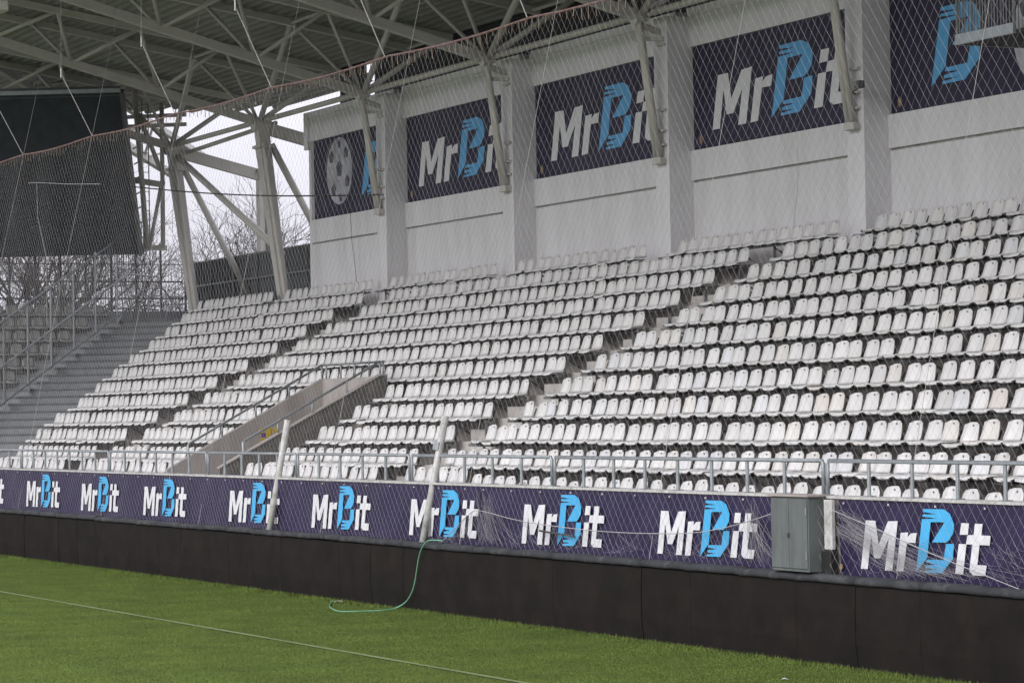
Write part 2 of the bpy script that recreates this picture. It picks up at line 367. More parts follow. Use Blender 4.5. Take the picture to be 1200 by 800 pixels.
for k in range(1, 13):
    for bi, (a, b) in enumerate(blocks(k)):
        n = int((b-a)/.46); x = b-.23
        if bi == len(blocks(k))-1: n = int((b-a-.08)/.46); 
        off = (b-a)-n*.46 if bi < len(blocks(k))-1 else 0
        for i in range(n):
            xx = (b-.23-i*.46) if bi < len(blocks(k))-1 else (a+.28+i*.46)
            if xx > -24: continue
            dz = random.gauss(0,.005); 
            if k == 12: dz += (.13 if xx < -45.2 else random.choice([0,0,-.05,.02,-.02]))
            jx = random.gauss(0,.012)
            if random.random() < .04: jx += random.choice([-.04,.04])
            if random.random() < .02: dz -= .03
            allseats.append((k, xx+jx, RY(k)+random.gauss(0,.012), FZ(k)+dz, random.gauss(0,.025), random.gauss(0,.02), i))
sc = []
for s in allseats:
    px, py, d = view(s[1], s[2]-.1, s[3]+.6)
    if -12 < px < 1212 and py > 0: sc.append((1/(d*d)*(.4 if s[0] == 12 else 1)*(.6 if px > 1196 else 1), s, px))
sc.sort(key=lambda t: -t[0]); ind = sc[:290]; indset = set(id(t[1]) for t in ind)
rows = {}
for t in ind: rows.setdefault(t[1][0], []).append(t)
first = True
for k, L in sorted(rows.items(), reverse=True):
    L.sort(key=lambda t: -t[2])
    for n_, t in enumerate(L, 1):
        s = t[1]
        if first: r = seat0; first = False
        else:
            r = seat0.copy(); C.objects.link(r)
            for ch in (back0, pan0, hole0, brk0):
                c = ch.copy(); c.parent = r; c.matrix_parent_inverse = Matrix(); C.objects.link(c)
        r.location = s[1:4]; r.rotation_euler = (s[5], 0, s[4])
        rown = {12:'front row, half hidden by the navy banner', 1:'topmost row, against the white wall'}.get(k, '%s row up from the pitch' % nth(13-k))
        r['label'] = 'white plastic seat in the %s, %s from photo right' % (rown, nth(n_) if n_ <= 20 else nth(n_))
        r['category'] = 'seat'; r['group'] = 'white seats in the near right block'
def end_seats():
    out = []
    for k in range(1, 13):
        X = -(RY(k)+57.1); yy = -X-59.15-.23; i = 0
        while yy > 15: out.append((k, X, yy, FZ(k), 0)); yy -= .46
    return out
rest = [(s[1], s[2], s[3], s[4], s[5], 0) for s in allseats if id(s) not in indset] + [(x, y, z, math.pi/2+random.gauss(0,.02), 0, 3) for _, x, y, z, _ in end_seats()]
V = []; F = []; MI = []
for x, y, z, rz, tl, mo in rest:
    c, s_ = math.cos(rz), math.sin(rz); P = LV.copy()
    if tl: P[:,1] -= tl*(P[:,2]-.4)
    Q = np.stack([P[:,0]*c-P[:,1]*s_+x, P[:,0]*s_+P[:,1]*c+y, P[:,2]+z], 1)
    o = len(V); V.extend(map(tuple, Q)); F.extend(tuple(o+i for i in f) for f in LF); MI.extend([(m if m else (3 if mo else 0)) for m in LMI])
mb = MB(); mb.v = V; mb.f = F; mb.mi = MI
o = mb.build('stadium_seats', [m_seat2, m_hole, m_brk, m_seatsh], smooth=True)
tag(o, 'rows of smaller white plastic seats filling the middle and left of the stand', 'seats', kind='stuff')

# ------------------------------------------------------------------ stairwell (vomitory)
vom = thing('stairwell', 'pale concrete stairwell cut into the seat rows with sloping side walls', 'stairwell', (-58.3, 21, 1.3))
def slopewall(x0, x1, name, m, y0, z0):
    # side profile in Y,Z
    prof = [(y0, 1.0), (y0, z0), (24.1, 4.03), (24.25, 4.03), (24.25, 1.0)]
    mb = MB(); n = len(prof); mb.v = [(x0,y,z) for y, z in prof]+[(x1,y,z) for y, z in prof]
    mb.f = [tuple(range(n)), tuple(reversed(range(n, 2*n)))]+[(i, n+i, n+(i+1) % n, (i+1) % n) for i in range(n)]; mb.mi = [0]*len(mb.f)
    return mb.build(name, m, vom)
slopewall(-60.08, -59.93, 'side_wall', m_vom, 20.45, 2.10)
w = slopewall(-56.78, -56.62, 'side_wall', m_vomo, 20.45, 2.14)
mb = MB(); 
prof = [(20.45, 2.145), (24.1, 4.035), (24.25, 4.035)]
mb.v = [(-56.80,y,z+dz) for y, z in prof for dz in (0,.03)]+[(-56.60,y,z+dz) for y, z in prof for dz in (0,.03)]
mb.f = [(1,3,9,7),(3,5,11,9),(0,1,7,6),(6,7,9,8),(8,9,11,10),(0,2,3,1),(2,4,5,3),(4,10,11,5)]; mb.mi = [0]*8
mb.build('wall_coping', m_vom, vom)
MB().box(-59.93, -56.78, 24.1, 24.25, 2.95, 4.02).build('back_wall', m_vom, vom)
MB().box(-59.93, -56.78, 24.13, 24.26, 1.0, 2.9).build('doorway', m_dark, vom)
for i in range(6): MB().box(-59.92, -56.79, 20.45+i*.3, 20.75+i*.3, 0.2, 1.34-i*.17).build('stair', m_step, vom)
MB().box(-59.92, -56.79, 22.25, 24.12, 0.0, .45).build('landing', m_step, vom)
rail_w = .055
for x, nm in ((-60.0, 'handrail'), (-56.7, 'handrail')):
    mb = MB(); lo_ = (20.95, 2.66) if x < -58 else (21.0, 2.72)
    pts = [(x, lo_[0], lo_[1]), (x, 24.12, 4.33)]
    mb.path([(x, lo_[0], 1.4), (x, lo_[0], lo_[1]-.04), (x, lo_[0]+.05, lo_[1])]+[(x, 24.12, 4.33)], rail_w, 6)
    for t in (.25, .5, .75, 1.): 
        y = lo_[0]+t*(24.12-lo_[0]); z = lo_[1]+t*(4.33-lo_[1]); mb.bar((x,y,z-.34 if t<1 else z-.3), (x,y,z), .045, n=6)
    mb.build(nm, m_galv, vom, smooth=True)
mb = MB(); mb.path([(-60.0,24.12,4.33),(-60.0,24.2,4.33),(-56.7,24.2,4.33),(-56.7,24.12,4.33)], rail_w, 6)
for x in (-59.95,-59.1,-58.3,-57.5,-56.72): mb.bar((x,24.2,4.0),(x,24.2,4.33), .04, n=6)
mb.build('handrail', m_galv, vom, smooth=True)
for (y, z, w_, h_, m) in ((22.62,2.90,.10,.10,m_yel),(22.80,2.86,.12,.20,m_yel),(22.95,2.90,.10,.12,m_yel),(22.66,2.66,.12,.16,m_yel),(22.68,2.80,.10,.09,m_pur),(22.93,2.74,.09,.10,m_blue),(22.84,2.68,.08,.08,m_yel),(22.66,2.66,.05,.05,m_pur)):
    MB().box(-59.931, -59.925+random.uniform(0,.004), y-w_/2, y+w_/2, z-h_/2, z+h_/2).build('sticker', m, vom)

# ------------------------------------------------------------------ front barrier railing (panels)
ends = [-80.6,-74.0,-67.06,-60.29,-54.02,-49.2,-44.05,-38.75,-31.09,-23.4,-15.7]
PL = {1:'near the right edge of the photo', 2:'just left of the grey cabinet', 3:'behind the tilted pole in the middle of the strip'}
side = ['leftmost rail panel, past the photo edge', 'rail panel below the corner stairs at the far left', 'rail panel at the left aisle in front of the stairs', 'rail panel between the left aisle and the stairwell', 'rail panel in front of the stairwell opening','rail panel right of the stairwell behind the left tilted pole', 'rail panel left of the right tilted pole','rail panel at the wide aisle right of the pole', 'rail panel directly left of the grey cabinet', 'rail panel right of the grey cabinet at the photo edge']
side = [s.replace('rail panel', 'galvanised rail panel') for s in side]
for i in range(len(ends)-1):
    if i == 0: continue
    a, b = ends[i]+.05, ends[i+1]-.05
    t = thing('guard_rail', side[i], 'railing', (a, 19.26, 2.085), 'galvanised guard rails on the parapet')
    MB().path([(a,19.26,2.09),(a,19.26,2.48),(a+.03,19.26,2.515),(b-.03,19.26,2.515),(b,19.26,2.48),(b,19.26,2.09)], .052, 8).build('rail_frame', m_galv, t, smooth=True)
    n = max(2, round((b-a)/.96))
    for j in range(1, n):
        x = a+(b-a)*j/n; mb = MB(); mb.bar((x,19.26,2.09),(x,19.26,2.49), .05, n=8); mb.box(x-.06,x+.06,19.2,19.32,2.086,2.096); mb.build('baluster', m_galv, t)
    for x in (a, b): MB().box(x-.05,x+.05,19.2,19.32,2.086,2.096).build('foot_plate', m_galv, t)

# ------------------------------------------------------------------ logo lettering
LM = [(.13,.59),(.34,.59),(.40,.30),(.62,.59),(.83,.60),(.69,0),(.53,0),(.63,.39),(.43,.14),(.30,.14),(.24,.42),(.15,0),(0,0)]
LR = [(.89,.46),(1.05,.47),(1.03,.41),(1.11,.46),(1.23,.47),(1.20,.35),(1.02,.35),(.93,.005),(.78,0)]
LB1 = [(1.38,.75),(1.80,.76),(1.93,.71),(2.01,.59),(1.99,.49),(1.91,.41),(1.84,.375),(1.55,.37),(1.82,.61),(1.53,.605),(1.41,.18),(1.20,.01),(1.35,.635),(1.68,.655),(1.36,.665),(1.37,.69),(1.66,.71),(1.38,.72)]
LB1 = [(1.38,.755),(1.80,.76),(1.93,.71),(2.01,.59),(1.99,.49),(1.91,.41),(1.84,.375),(1.55,.37),(1.82,.61),(1.53,.605),(1.44,.18),(1.20,.005),(1.35,.635),(1.68,.65),(1.36,.665),(1.37,.69),(1.66,.70),(1.38,.72)]
LB2 = [(1.84,.36),(2.0,.365),(1.97,.19),(1.74,.015),(1.38,.01),(1.38,.035),(1.64,.055),(1.40,.065),(1.41,.095),(1.66,.115),(1.42,.13),(1.44,.165),(1.78,.17)]
LI1 = [(2.16,.61),(2.31,.61),(2.28,.48),(2.12,.475)]; LI2 = [(2.10,.37),(2.25,.37),(2.17,.02),(2.01,.02)]
LT = [(2.43,.61),(2.58,.61),(2.55,.48),(2.73,.48),(2.71,.37),(2.51,.37),(2.46,.14),(2.64,.14),(2.61,.02),(2.37,.02),(2.30,.06),(2.31,.12),(2.37,.37),(2.24,.37),(2.28,.475),(2.40,.48)]
def logo(par, x, z, sx, sz, y, mw, mc, clip=None):
    f = lambda P: [(x+a*sx, z+b*sz) for a, b in P]
    ok = lambda P: all(clip[0] < p[0] < clip[1] for p in P) if clip else True
    for nm, P, m in (('letter_m',LM,mw),('letter_r',LR,mw),('letter_i',LI2,mw),('letter_t',LT,mw)):
        P = f(P)
        if clip: P = [(min(max(a, clip[0]), clip[1]), b) for a, b in P]
        if max(p[0] for p in P)-min(p[0] for p in P) < .05: continue
        o = MB().poly(P, y).build(nm, m, par)
    P = f(LI1)
    if not clip or ok(P): MB().poly(P, y).build('letter_i_dot', mw, par)
    P1, P2 = f(LB1), f(LB2)
    if clip: P1 = [(min(max(a, clip[0]), clip[1]), b) for a, b in P1]; P2 = [(min(max(a, clip[0]), clip[1]), b) for a, b in P2]
    if max(p[0] for p in P1)-min(p[0] for p in P1) > .05:
        MB().poly(P1, y).poly(P2, y-.0005).build('letter_b', mc, par)

# lower navy banners on the parapet
LX = {-30.06:0, -35.25:1, -39.55:2, -43.80:3, -48.14:4, -52.42:5, -57.56:6, -61.88:7, -66.17:8, -70.76:9}
bans = [(-80, -54.75, 'long navy advertising banner on the parapet at the far left, repeated logos'),
        (-54.73, -41.05, 'navy advertising banner on the parapet behind the two tilted poles'),
        (-41.03, -31.70, 'navy advertising banner on the parapet left of the grey cabinet'),
        (-30.58, -18.0, 'navy advertising banner on the parapet right of the grey cabinet')]
for a, b, lab in bans:
    t = thing('parapet_banner', lab, 'banner', (a, 19.1, 1.1), 'navy banners along the parapet')
    mb = MB(); nx = int((b-a)/.18)+1; nz_ = 8
    for j in range(nz_+1):
        for i in range(nx+1):
            x = a+(b-a)*i/nx; z = 1.02+j*1.02/nz_
            u = .011*math.sin(x*2.3+z*3)+.008*math.sin(x*5.1-z*6)+.006*math.sin(x*11+z*4)
            e = min(i, nx-i)*(b-a)/nx
            sag = .012*math.cos(x*4.2)*(1 if j in (0,) else 0)
            if a == -30.58 and x < -29.2: u += .022*math.sin((x+30.6)*8+z*5)*(2.04-z)
            mb.v.append((x, 19.128+u*.8, z+sag))
    for j in range(nz_):
        for i in range(nx): q = j*(nx+1)+i; mb.f.append((q,q+1,q+nx+2,q+nx+1)); mb.mi.append(0)
    mb.build('vinyl_sheet', m_navy, t, smooth=True)
    for x in LX:
        if a-2.7 < x < b: 
            if x+.2 < a: continue
            logo(t, x, 1.215, 1, 1, 19.103, m_white, m_cyan)
    x = a+.15
    while x < b-.1:
        if x < -21: MB().box(x-.012,x+.012,19.095,19.108,1.99,2.014).build('eyelet', m_alu, t)
        x += 1.0
mb = MB(); mb.poly([(-30.53,1.24),(-30.50,1.26),(-30.47,1.24),(-30.47,1.20),(-30.50,1.18),(-30.53,1.20)], 19.10, .01)
# dropped onto the right-hand banner
o = mb.build('crest_badge', m_crest, t)

# ------------------------------------------------------------------ black padded wall
for i in range(-2, 46):
    x1 = -24.22-1.38*(i-0); x0 = x1-1.38
    if x0 < -82: break
    pass
pad = thing('padded_wall', 'long black padded wall at the edge of the pitch', 'padded wall', (-50, 18.92, 0))
x = -16.0; i = 0
while x > -82:
    w = 1.38+random.uniform(-.03,.03); g = .002; y = 18.92+random.uniform(-.008,.008)
    p = MB()
    nxs = 5; x0 = x-w+g; x1 = x-g
    prof = [(0,.02),(.3,-.012),(.7,-.016),(1.02,0),(1.03,.10),(0,.10)]
    vs = []; 
    for a_ in range(nxs+1):
        xx = x0+(x1-x0)*a_/nxs; ed = .005 if a_ in (0, nxs) else 0
        for z, dy in prof: vs.append((xx, y+dy+(ed if dy < .05 else 0), z))
    m_ = len(prof); fs = [(a_*m_+j, (a_+1)*m_+j, (a_+1)*m_+(j+1) % m_, a_*m_+(j+1) % m_) for a_ in range(nxs) for j in range(m_)]
    fs += [tuple(range(m_)), tuple(reversed([nxs*m_+j for j in range(m_)]))]
    po = p.add(vs, fs).build('padding_panel', m_pad, pad, smooth=False)
    c = MB(); vs = []; prof2 = [(1.035,-.022),(1.06,-.036),(1.10,-.030),(1.128,.0),(1.135,.10),(1.125,.22),(1.0,.22)]
    tz = random.uniform(-.006,.006); ov = random.choice([0,0,.05])
    for a_ in range(nxs+1):
        xx = x0+(x1-x0+ov)*a_/nxs; ed = .93 if a_ in (0,nxs) else 1.; 
        for z, dy in prof2: vs.append((xx, y+dy*ed, 1.0+(z-1.0)*ed+tz+.004*math.sin(a_*2.1+i)+ov*.1))
    m_ = len(prof2); fs = [(a_*m_+j, (a_+1)*m_+j, (a_+1)*m_+(j+1) % m_, a_*m_+(j+1) % m_) for a_ in range(nxs) for j in range(m_)]
    fs += [tuple(range(m_)), tuple(reversed([nxs*m_+j for j in range(m_)]))]
    co = c.add(vs, fs).build('cap_roll', m_cap, pad, smooth=True)
    x -= w; i += 1

# ------------------------------------------------------------------ cabinet
t = thing('electrical_cabinet', 'grey two-door metal cabinet standing on top of the black padded wall', 'cabinet', (-31.5, 18.95, 1.15))
MB().box(-31.76,-30.87,18.86,19.15,1.14,2.07).build('body', m_cab, t, bevel=.006)
for a, b in ((-31.745,-31.325),(-31.315,-30.885)): MB().box(a,b,18.845,18.858,1.18,2.045).build('door', m_cab, t, bevel=.004)
MB().box(-31.79,-30.84,18.83,19.17,2.072,2.10).build('roof_plate', m_cabt, t, bevel=.004)
MB().box(-31.34,-31.30,18.83,18.844,1.56,1.62).build('lock', m_brk, t)
for z in (1.3,1.85): MB().box(-30.905,-30.885,18.835,18.846,z,z+.09).build('hinge', m_galv, t)
t = thing('junction_post', 'short pale post with a black foot beside the grey cabinet', 'post', (-30.85, 19.1, 1.15))
MB().box(-30.80,-30.62,19.04,19.10,1.42,2.04).build('post', m_alu, t, bevel=.01)
MB().box(-30.82,-30.60,19.0,19.10,1.12,1.415).build('foot', m_blk, t, bevel=.015)

# ------------------------------------------------------------------ tilted poles
for X, yt, zt, lab in ((-49.86,19.35,3.13,'left one of two white tubes leaning on the padded wall, against the banner'), (-42.93,19.40,3.15,'right one of two white tubes leaning on the padded wall, beside the green hose')):
    t = thing('leaning_pole', lab, 'pole', (X, 18.95, 1.1), 'white tubes leaning over the padded wall')
    MB().bar((X,18.96,1.12),(X,yt,zt), .12, n=12).build('tube', m_alu, t, smooth=True)
    MB().bar((X-.16,19.0,1.12),(X-.10,19.30,zt-.5), .055, n=8).build('prop', m_galv, t, smooth=True)
    MB().bar((X-.03,19.25,zt-.55),(X-.03,19.28,zt-.42), .16, n=10).build('clamp', m_galv, t)

# ------------------------------------------------------------------ hose, debris
pts = [(-42.15,18.97,1.17),(-42.35,18.90,1.18),(-42.55,18.86,1.15),(-42.74,18.85,1.02),(-42.86,18.85,.86),(-42.96,18.86,.68),(-43.07,18.86,.44),(-43.22,18.86,.27),(-43.42,18.84,.13),(-43.52,18.70,.04),(-43.50,18.45,.02),(-43.58,18.25,.015),(-43.66,18.0,.015),(-43.85,17.88,.012),(-44.37,17.97,.012),(-45.1,18.2,.012),(-45.7,18.46,.012),(-46.1,18.66,.02),(-46.0,18.78,.03)]
def smoothpts(p, n=4):
    p = [Vector(q) for q in p]; out = []
    for i in range(len(p)-1):
        a, b, c, d = p[max(i-1,0)], p[i], p[i+1], p[min(i+2,len(p)-1)]
        for j in range(n):
            t = j/n; out.append(.5*((2*b)+(c-a)*t+(2*a-5*b+4*c-d)*t*t+(3*b-a-3*c+d)*t**3))
    return out+[p[-1]]
mb = MB(); mb.path(smoothpts(pts), .022, 7); tag(mb.build('garden_hose', m_hose, smooth=True), 'thin green hose hanging over the padded wall onto the grass', 'hose')
mb = MB(); mb.bar((-46.0,18.78,.03),(-45.88,18.74,.03), .035, n=8); mb.path([(-46.0,18.66,.02),(-45.9,18.68,.05),(-45.85,18.6,.02)], .018, 5)
tag(mb.build('hose_fitting', m_crest), 'small brass-coloured hose fitting on the grass at the end of the hose', 'fitting')
t = thing('stake_stand', 'small dark rusty stake with a crossbar tangled in the net', 'stake', (-38.3,19.0,1.15))
MB().bar((-38.45,19.02,1.14),(-38.2,19.04,1.42), .022, n=6).build('stake', m_brk, t)
MB().bar((-38.75,19.01,1.43),(-37.70,19.06,1.375), .030, n=6).build('crossbar', m_brk, t)

# ------------------------------------------------------------------ rear wall, pillars, wall banners
BW, BP = 30.47, 29.87
wall = thing('rear_wall', 'white plastered rear wall of the stand with deep square pillars', 'wall', (-50, 30.5, 0))
pr_ = [-54.274+7.684*i for i in range(-3, 8)]          # right edges of pillars
PW = .60
pr_ = [x for x in pr_ if x > -77]
for i, xr in enumerate(pr_):
    if xr < -76: continue
    MB().box(xr-PW, xr, BP, BW+.35, 4.5, 11.62).build('pillar', m_wall, wall)
edges = [-76.35-.0]+pr_
edges = sorted(pr_)
bays = []
prev = -76.33
for xr in edges:
    bays.append((prev, xr-PW)); prev = xr
names = {0:'in the far left bay, half a football and a blue letter', 1:'in the second bay from the left', 2:'in the middle bay above the aisle steps', 3:'in the fourth bay, right of the wide pillar', 4:'behind the hanging platform at the top right'}
wl = {-68.86:1, -61.12:2, -53.42:3}
for i, (a, b) in enumerate(bays):
    MB().box(a, b, BW-.01, BW+.3, 4.5, 8.05).build('lower_wall', m_wall, wall)
    MB().box(a+.005, b-.005, BW+.02, BW+.3, 8.05, 8.10).build('wall_joint', m_groove, wall)
    MB().box(a, b, BW-.05, BW+.3, 8.10, 8.74).build('spandrel', m_wall, wall)
    MB().box(a, b, BW-.05, BW+.3, 10.97, 11.62).build('lintel', m_wall, wall)
    MB().box(a, b, BW+.06, BW+.3, 8.74, 10.97).build('recess_wall', m_wall, wall)
    MB().box(a, b, BW-.10, BW+.3, 11.622, 11.80).build('coping', m_wall, wall)
    if i in names:
        t = thing('wall_banner', 'navy wall banner '+names[i], 'banner', (a, BW, 8.75), 'navy banners high on the rear wall')
        MB().box(a+.04+(.12 if i==0 else 0), b-.01, BW-.0, BW+.055, 8.76, 10.955).build('vinyl_sheet', m_navyw, t)
        yb = BW-.002
        ox = {1:-68.86, 2:-61.12, 3:-53.42}.get(i)
        if ox: 
            logo(t, ox, 9.11, 2.03, 1.92, yb, m_whitew, m_cyanw)
            MB().poly([(a+.26,8.98),(a+.34,9.06),(a+.42,8.98),(a+.40,8.90),(a+.34,8.84),(a+.28,8.90)], yb, .006).build('crest_badge', m_crest, t)
        else:
            bx = -47.62 if i == 4 else -75.15
            P1 = [(bx+p*2.03, 9.11+q*1.92) for p, q in LB1]; P2 = [(bx+p*2.03, 9.11+q*1.92) for p, q in LB2]
            lim = b-.03
            P1 = [(min(p,lim), q) for p, q in P1]; P2 = [(min(p,lim), q) for p, q in P2]
            MB().poly(P1, yb).poly(P2, yb-.0005).build('letter_b', m_cyanw, t)
            cx, cz, rr = (-41.55, 9.75, 1.02) if i == 4 else (-74.28, 9.98, .93)
            def cl(P): return [(min(max(p,a+.18),b-.02), max(8.78,min(10.94,q))) for p, q in P]
            MB().poly(cl([(cx+rr*math.cos(2*math.pi*j/28), cz+rr*math.sin(2*math.pi*j/28)) for j in range(28)]), yb).build('football', m_ball, t)
            for (ax, az, ar) in ((0,.05,.26),(.55,.5,.19),(-.6,.45,.2),(.62,-.35,.2),(-.45,-.55,.2),(.05,.80,.14),(.1,-.8,.14)):
                MB().poly(cl([(cx+ax*rr+ar*rr*math.cos(.3+2*math.pi*j/5), cz+az*rr+ar*rr*math.sin(.3+2*math.pi*j/5)) for j in range(5)]), yb-.005, .003).build('football_patch', m_ballp, t)
            mb = MB()
            for j in range(9):
                aa = random.uniform(-.6,2.6); r0 = rr*random.uniform(1.02,1.12); n = 10; sp = random.uniform(.3,.8)
                mb.poly(cl([(cx+(r0+.012)*math.cos(aa+sp*q/n), cz+(r0+.012)*math.sin(aa+sp*q/n)) for q in range(n+1)]+[(cx+r0*math.cos(aa+sp*q/n), cz+r0*math.sin(aa+sp*q/n)) for q in range(n,-1,-1)]), yb-.001*j*.3-.0015, .001)
            mb.build('speed_lines', m_ball, t)
            if i == 4: MB().poly([(a+.26,8.98),(a+.34,9.06),(a+.42,8.98),(a+.40,8.90),(a+.34,8.84),(a+.28,8.90)], yb, .006).build('crest_badge', m_crest, t)
MB().box(-76.50, -76.33, BW-.02, BW+.35, 4.5, 11.80).build('wall_end', m_wall, wall)
MB().box(-76.62, -76.33, BW-.12, BW-.022, 10.75, 11.80).build('wall_end_return', m_wall, wall)
# thin cable runs down the wall
mb = MB(); mb.path([(-73.4,BW-.065,8.9),(-73.35,BW-.06,8.1),(-73.2,BW-.02,7.2),(-73.1,BW-.02,6.6)], .012, 4); mb.path([(-49.9,BW-.06,8.4),(-50.0,BW-.02,7.6),(-50.3,BW-.02,6.4)], .005, 4)
mb.build('wall_cable', m_brk, wall)
# dark closure between wall top and roof
GX0, GX1 = -75.09, -74.35
mb = MB(); mb.box(GX1, XR, 31.6, 31.68, 11.0, 13.2); mb.box(-76.9, GX0, 31.6, 31.68, 11.0, 13.2)
tag(mb.build('roof_closure', m_dark), 'dark cladding strip closing the gap between rear wall and roof', 'cladding')
# small cctv bracket on pillar
t = thing('wall_camera', 'small camera on a thin arm on the pillar right of the fourth banner', 'camera', (-46.6, 29.6, 9.2))
MB().bar((-46.85,29.86,9.15),(-46.5,29.55,9.13), .03, n=6).bar((-46.5,29.55,9.13),(-46.3,29.6,9.2), .03, n=6).build('arm', m_brk, t)
MB().box(-46.36,-46.2,29.52,29.66,9.19,9.33).build('housing', m_frame, t, bevel=.01)

# ------------------------------------------------------------------ roof
def ztop(y): return 14.35-.165*(y-23.2)
def zbot(y): return 11.62+.27*(29.37-y)
deck = thing('roof_deck', 'grey ribbed metal sheet roof deck over the stand', 'roof', (-50, 22, 14.5))
def deckstrip(x0, x1, y0, y1):
    if x1 < -76: y1 = 33.0
    if x1 < -84: y1 = 33.0-(-85.3-(x0+x1)/2)*.42-.2
    mb = MB(); pts = []; y = y0; k = 0; p = .28
    while y < y1:
        for dy, dz in ((0,0),(.09,0),(.12,.07),(.25,.07)):
            pts.append((y+dy, ztop(y+dy)+.13+dz))
        y += p
    n = len(pts); mb.v = [(x0,a,b) for a, b in pts]+[(x1,a,b) for a, b in pts]
    mb.f = [(i, n+i, n+i+1, i+1) for i in range(n-1)]; mb.mi = [0]*(n-1)
    mb.v += [(x0,pts[0][0],pts[0][1]+.2),(x1,pts[0][0],pts[0][1]+.2),(x0,pts[-1][0],pts[-1][1]+.2),(x1,pts[-1][0],pts[-1][1]+.2)]
    o = 2*n; mb.f.append((o,o+1,o+3,o+2)); mb.mi.append(0)
    return mb.build('roof_sheet', m_deck, deck)
TX = [-77.63+7.684*i for i in range(9)]
xb = [-102]+[x for x in TX[:]]+[-9, XR]
xb = [-100.5,-97,-95,-93.0,-91.2,-89.2,-87.2,-85.31]+TX[:9]+[XR]
for a, b in zip(xb, xb[1:]): deckstrip(a+.01, b-.01, 12.6, 31.9)
def truss(X, label, y_end=14.6, dirv=(0,-1), org=(None)):
    t = thing('roof_truss', label, 'truss', (X, 29.37, 11.6), 'triangular steel roof trusses')
    hw = 1.25
    by = [29.37, 26.4, 23.85, 21.6, 19.4, 17.2, 15.2]; ty = [31.2, 27.9, 25.45, 23.1, 20.9, 18.7, 16.5, 14.0]
    MB().bar((X,29.37,zbot(29.37)),(X,by[-1],zbot(by[-1])), .22, .22).build('bottom_chord', m_steel, t)
    for s in (-1, 1): MB().bar((X+s*hw,31.4,ztop(31.4)),(X+s*hw,13.0,ztop(13.0)), .17, .17).build('top_chord', m_steel, t)
    for i, y in enumerate(by):
        for s in (-1, 1):
            for tyy in ((ty[i], ty[i+1]) if s > 0 else (ty[i+1],)):
                MB().bar((X,y,zbot(y)),(X+s*hw,tyy,ztop(tyy)), .105 if i or tyy < y else .15, n=8).build('web_tube', m_steel, t, smooth=True)
    for y in ty: MB().bar((X-hw,y,ztop(y)),(X+hw,y,ztop(y)), .09, n=6).build('cross_tube', m_steel, t)
    return t
tl = {0:'steel roof truss over the left end of the white wall, crossing above the screen', 1:'steel roof truss meeting the pillar left of the second wall banner', 2:'steel roof truss meeting the pillar between second and third wall banner', 3:'steel roof truss meeting the pillar between third and fourth wall banner', 4:'steel roof truss above the fourth pillar, right of the fourth banner', 5:'steel roof truss over the fifth pillar beyond the photo edge'}
for i, X in enumerate(TX):
    if X > -36: continue
    truss(X, tl.get(i, 'steel roof truss beyond the right photo edge'))
truss(-85.31, 'steel roof truss over the corner column nearest the black screen')
# corner truss running to the far corner, seen above and behind the screen
t = thing('roof_truss', 'diagonal corner roof truss passing behind the top edge of the screen', 'truss', (-96,33.3,11.8), 'triangular steel roof trusses')
d45 = Vector((.7071,-.7071,0)); n45 = Vector((.7071,.7071,0)); h45 = Vector((-96,33.3,0))
def P45(s_, o, z): q = h45+d45*s_+n45*o; return (q.x, q.y, z)
MB().bar(P45(0,0,11.6), P45(24,0,11.6+.2*24), .22).build('bottom_chord', m_steel, t)
for sg in (-1,1): MB().bar(P45(0,sg,12.3), P45(24,sg,12.3+.2*24), .18).build('top_chord', m_steel, t)
for i in range(9):
    for sg in (-1,1): 
        MB().bar(P45(2.6*i,0,11.6+.52*i), P45(2.6*i+1.3,sg,12.56+.52*i), .1, n=6).build('web_tube', m_steel, t); MB().bar(P45(2.6*i+2.6,0,12.12+.52*i), P45(2.6*i+1.3,sg,12.56+.52*i), .1, n=6).build('web_tube', m_steel, t)
# eaves beam linking the column heads, wind braces
mb = thing('eaves_beam', 'pale steel tube running along the top of the rear wall between column heads', 'beam', (-60, 29.55, 11.67))
HX = [-85.31]+TX
for a, b in zip(HX, HX[1:]):
    if a > -36: break
    MB().bar((a,29.45,11.66),(b,29.45,11.66), .15, n=8).build('tube', m_steelw, mb, smooth=True)
    MB().bar((a,29.40,11.62),(b-1.25,27.9,ztop(27.9)), .16, n=8).build('wind_brace', m_steel, mb, smooth=True)

# ------------------------------------------------------------------ struts at each pillar, corner columns
sl_ = {-69.95:'forked steel strut on the pillar between first and second wall banner', -62.26:'forked steel strut on the pillar between second and third wall banner', -54.58:'forked steel strut on the pillar between third and fourth wall banner', -46.9:'forked steel strut on the pillar right of the fourth wall banner'}
for X0, lab in sl_.items():
    X = X0; t = thing('roof_strut', lab, 'strut', (X, 29.86, 8.56), 'steel struts bolted to the pillars')
    hy = 29.37
    for dx in (-.07, .09): MB().bar((X+dx*.5,hy-.02,11.55),(X+dx,29.76,8.62), .13, n=8).build('tube', m_steelw, t, smooth=True)
    MB().box(X-.16,X+.20,29.70,29.865,8.46,8.60).build('foot_bracket', m_steelw, t, bevel=.01)
    for z in (8.85,9.15,9.6,11.0): MB().box(X-.02,X+.24,29.78,29.865,z,z+.05).build('clamp', m_steel, t)
    MB().bar((X,hy,11.45),(X,29.87,11.3), .14, n=8).build('tie', m_steel, t)
    MB().bar((X-.13,hy-.05,11.15),(X+.15,hy+.5,11.15), .07, .09).build('collar', m_steelw, t)
    MB().bar((X,hy-.16,11.58),(X,hy+.16,11.66), .34, .30, n=8).build('head_node', m_steel, t)
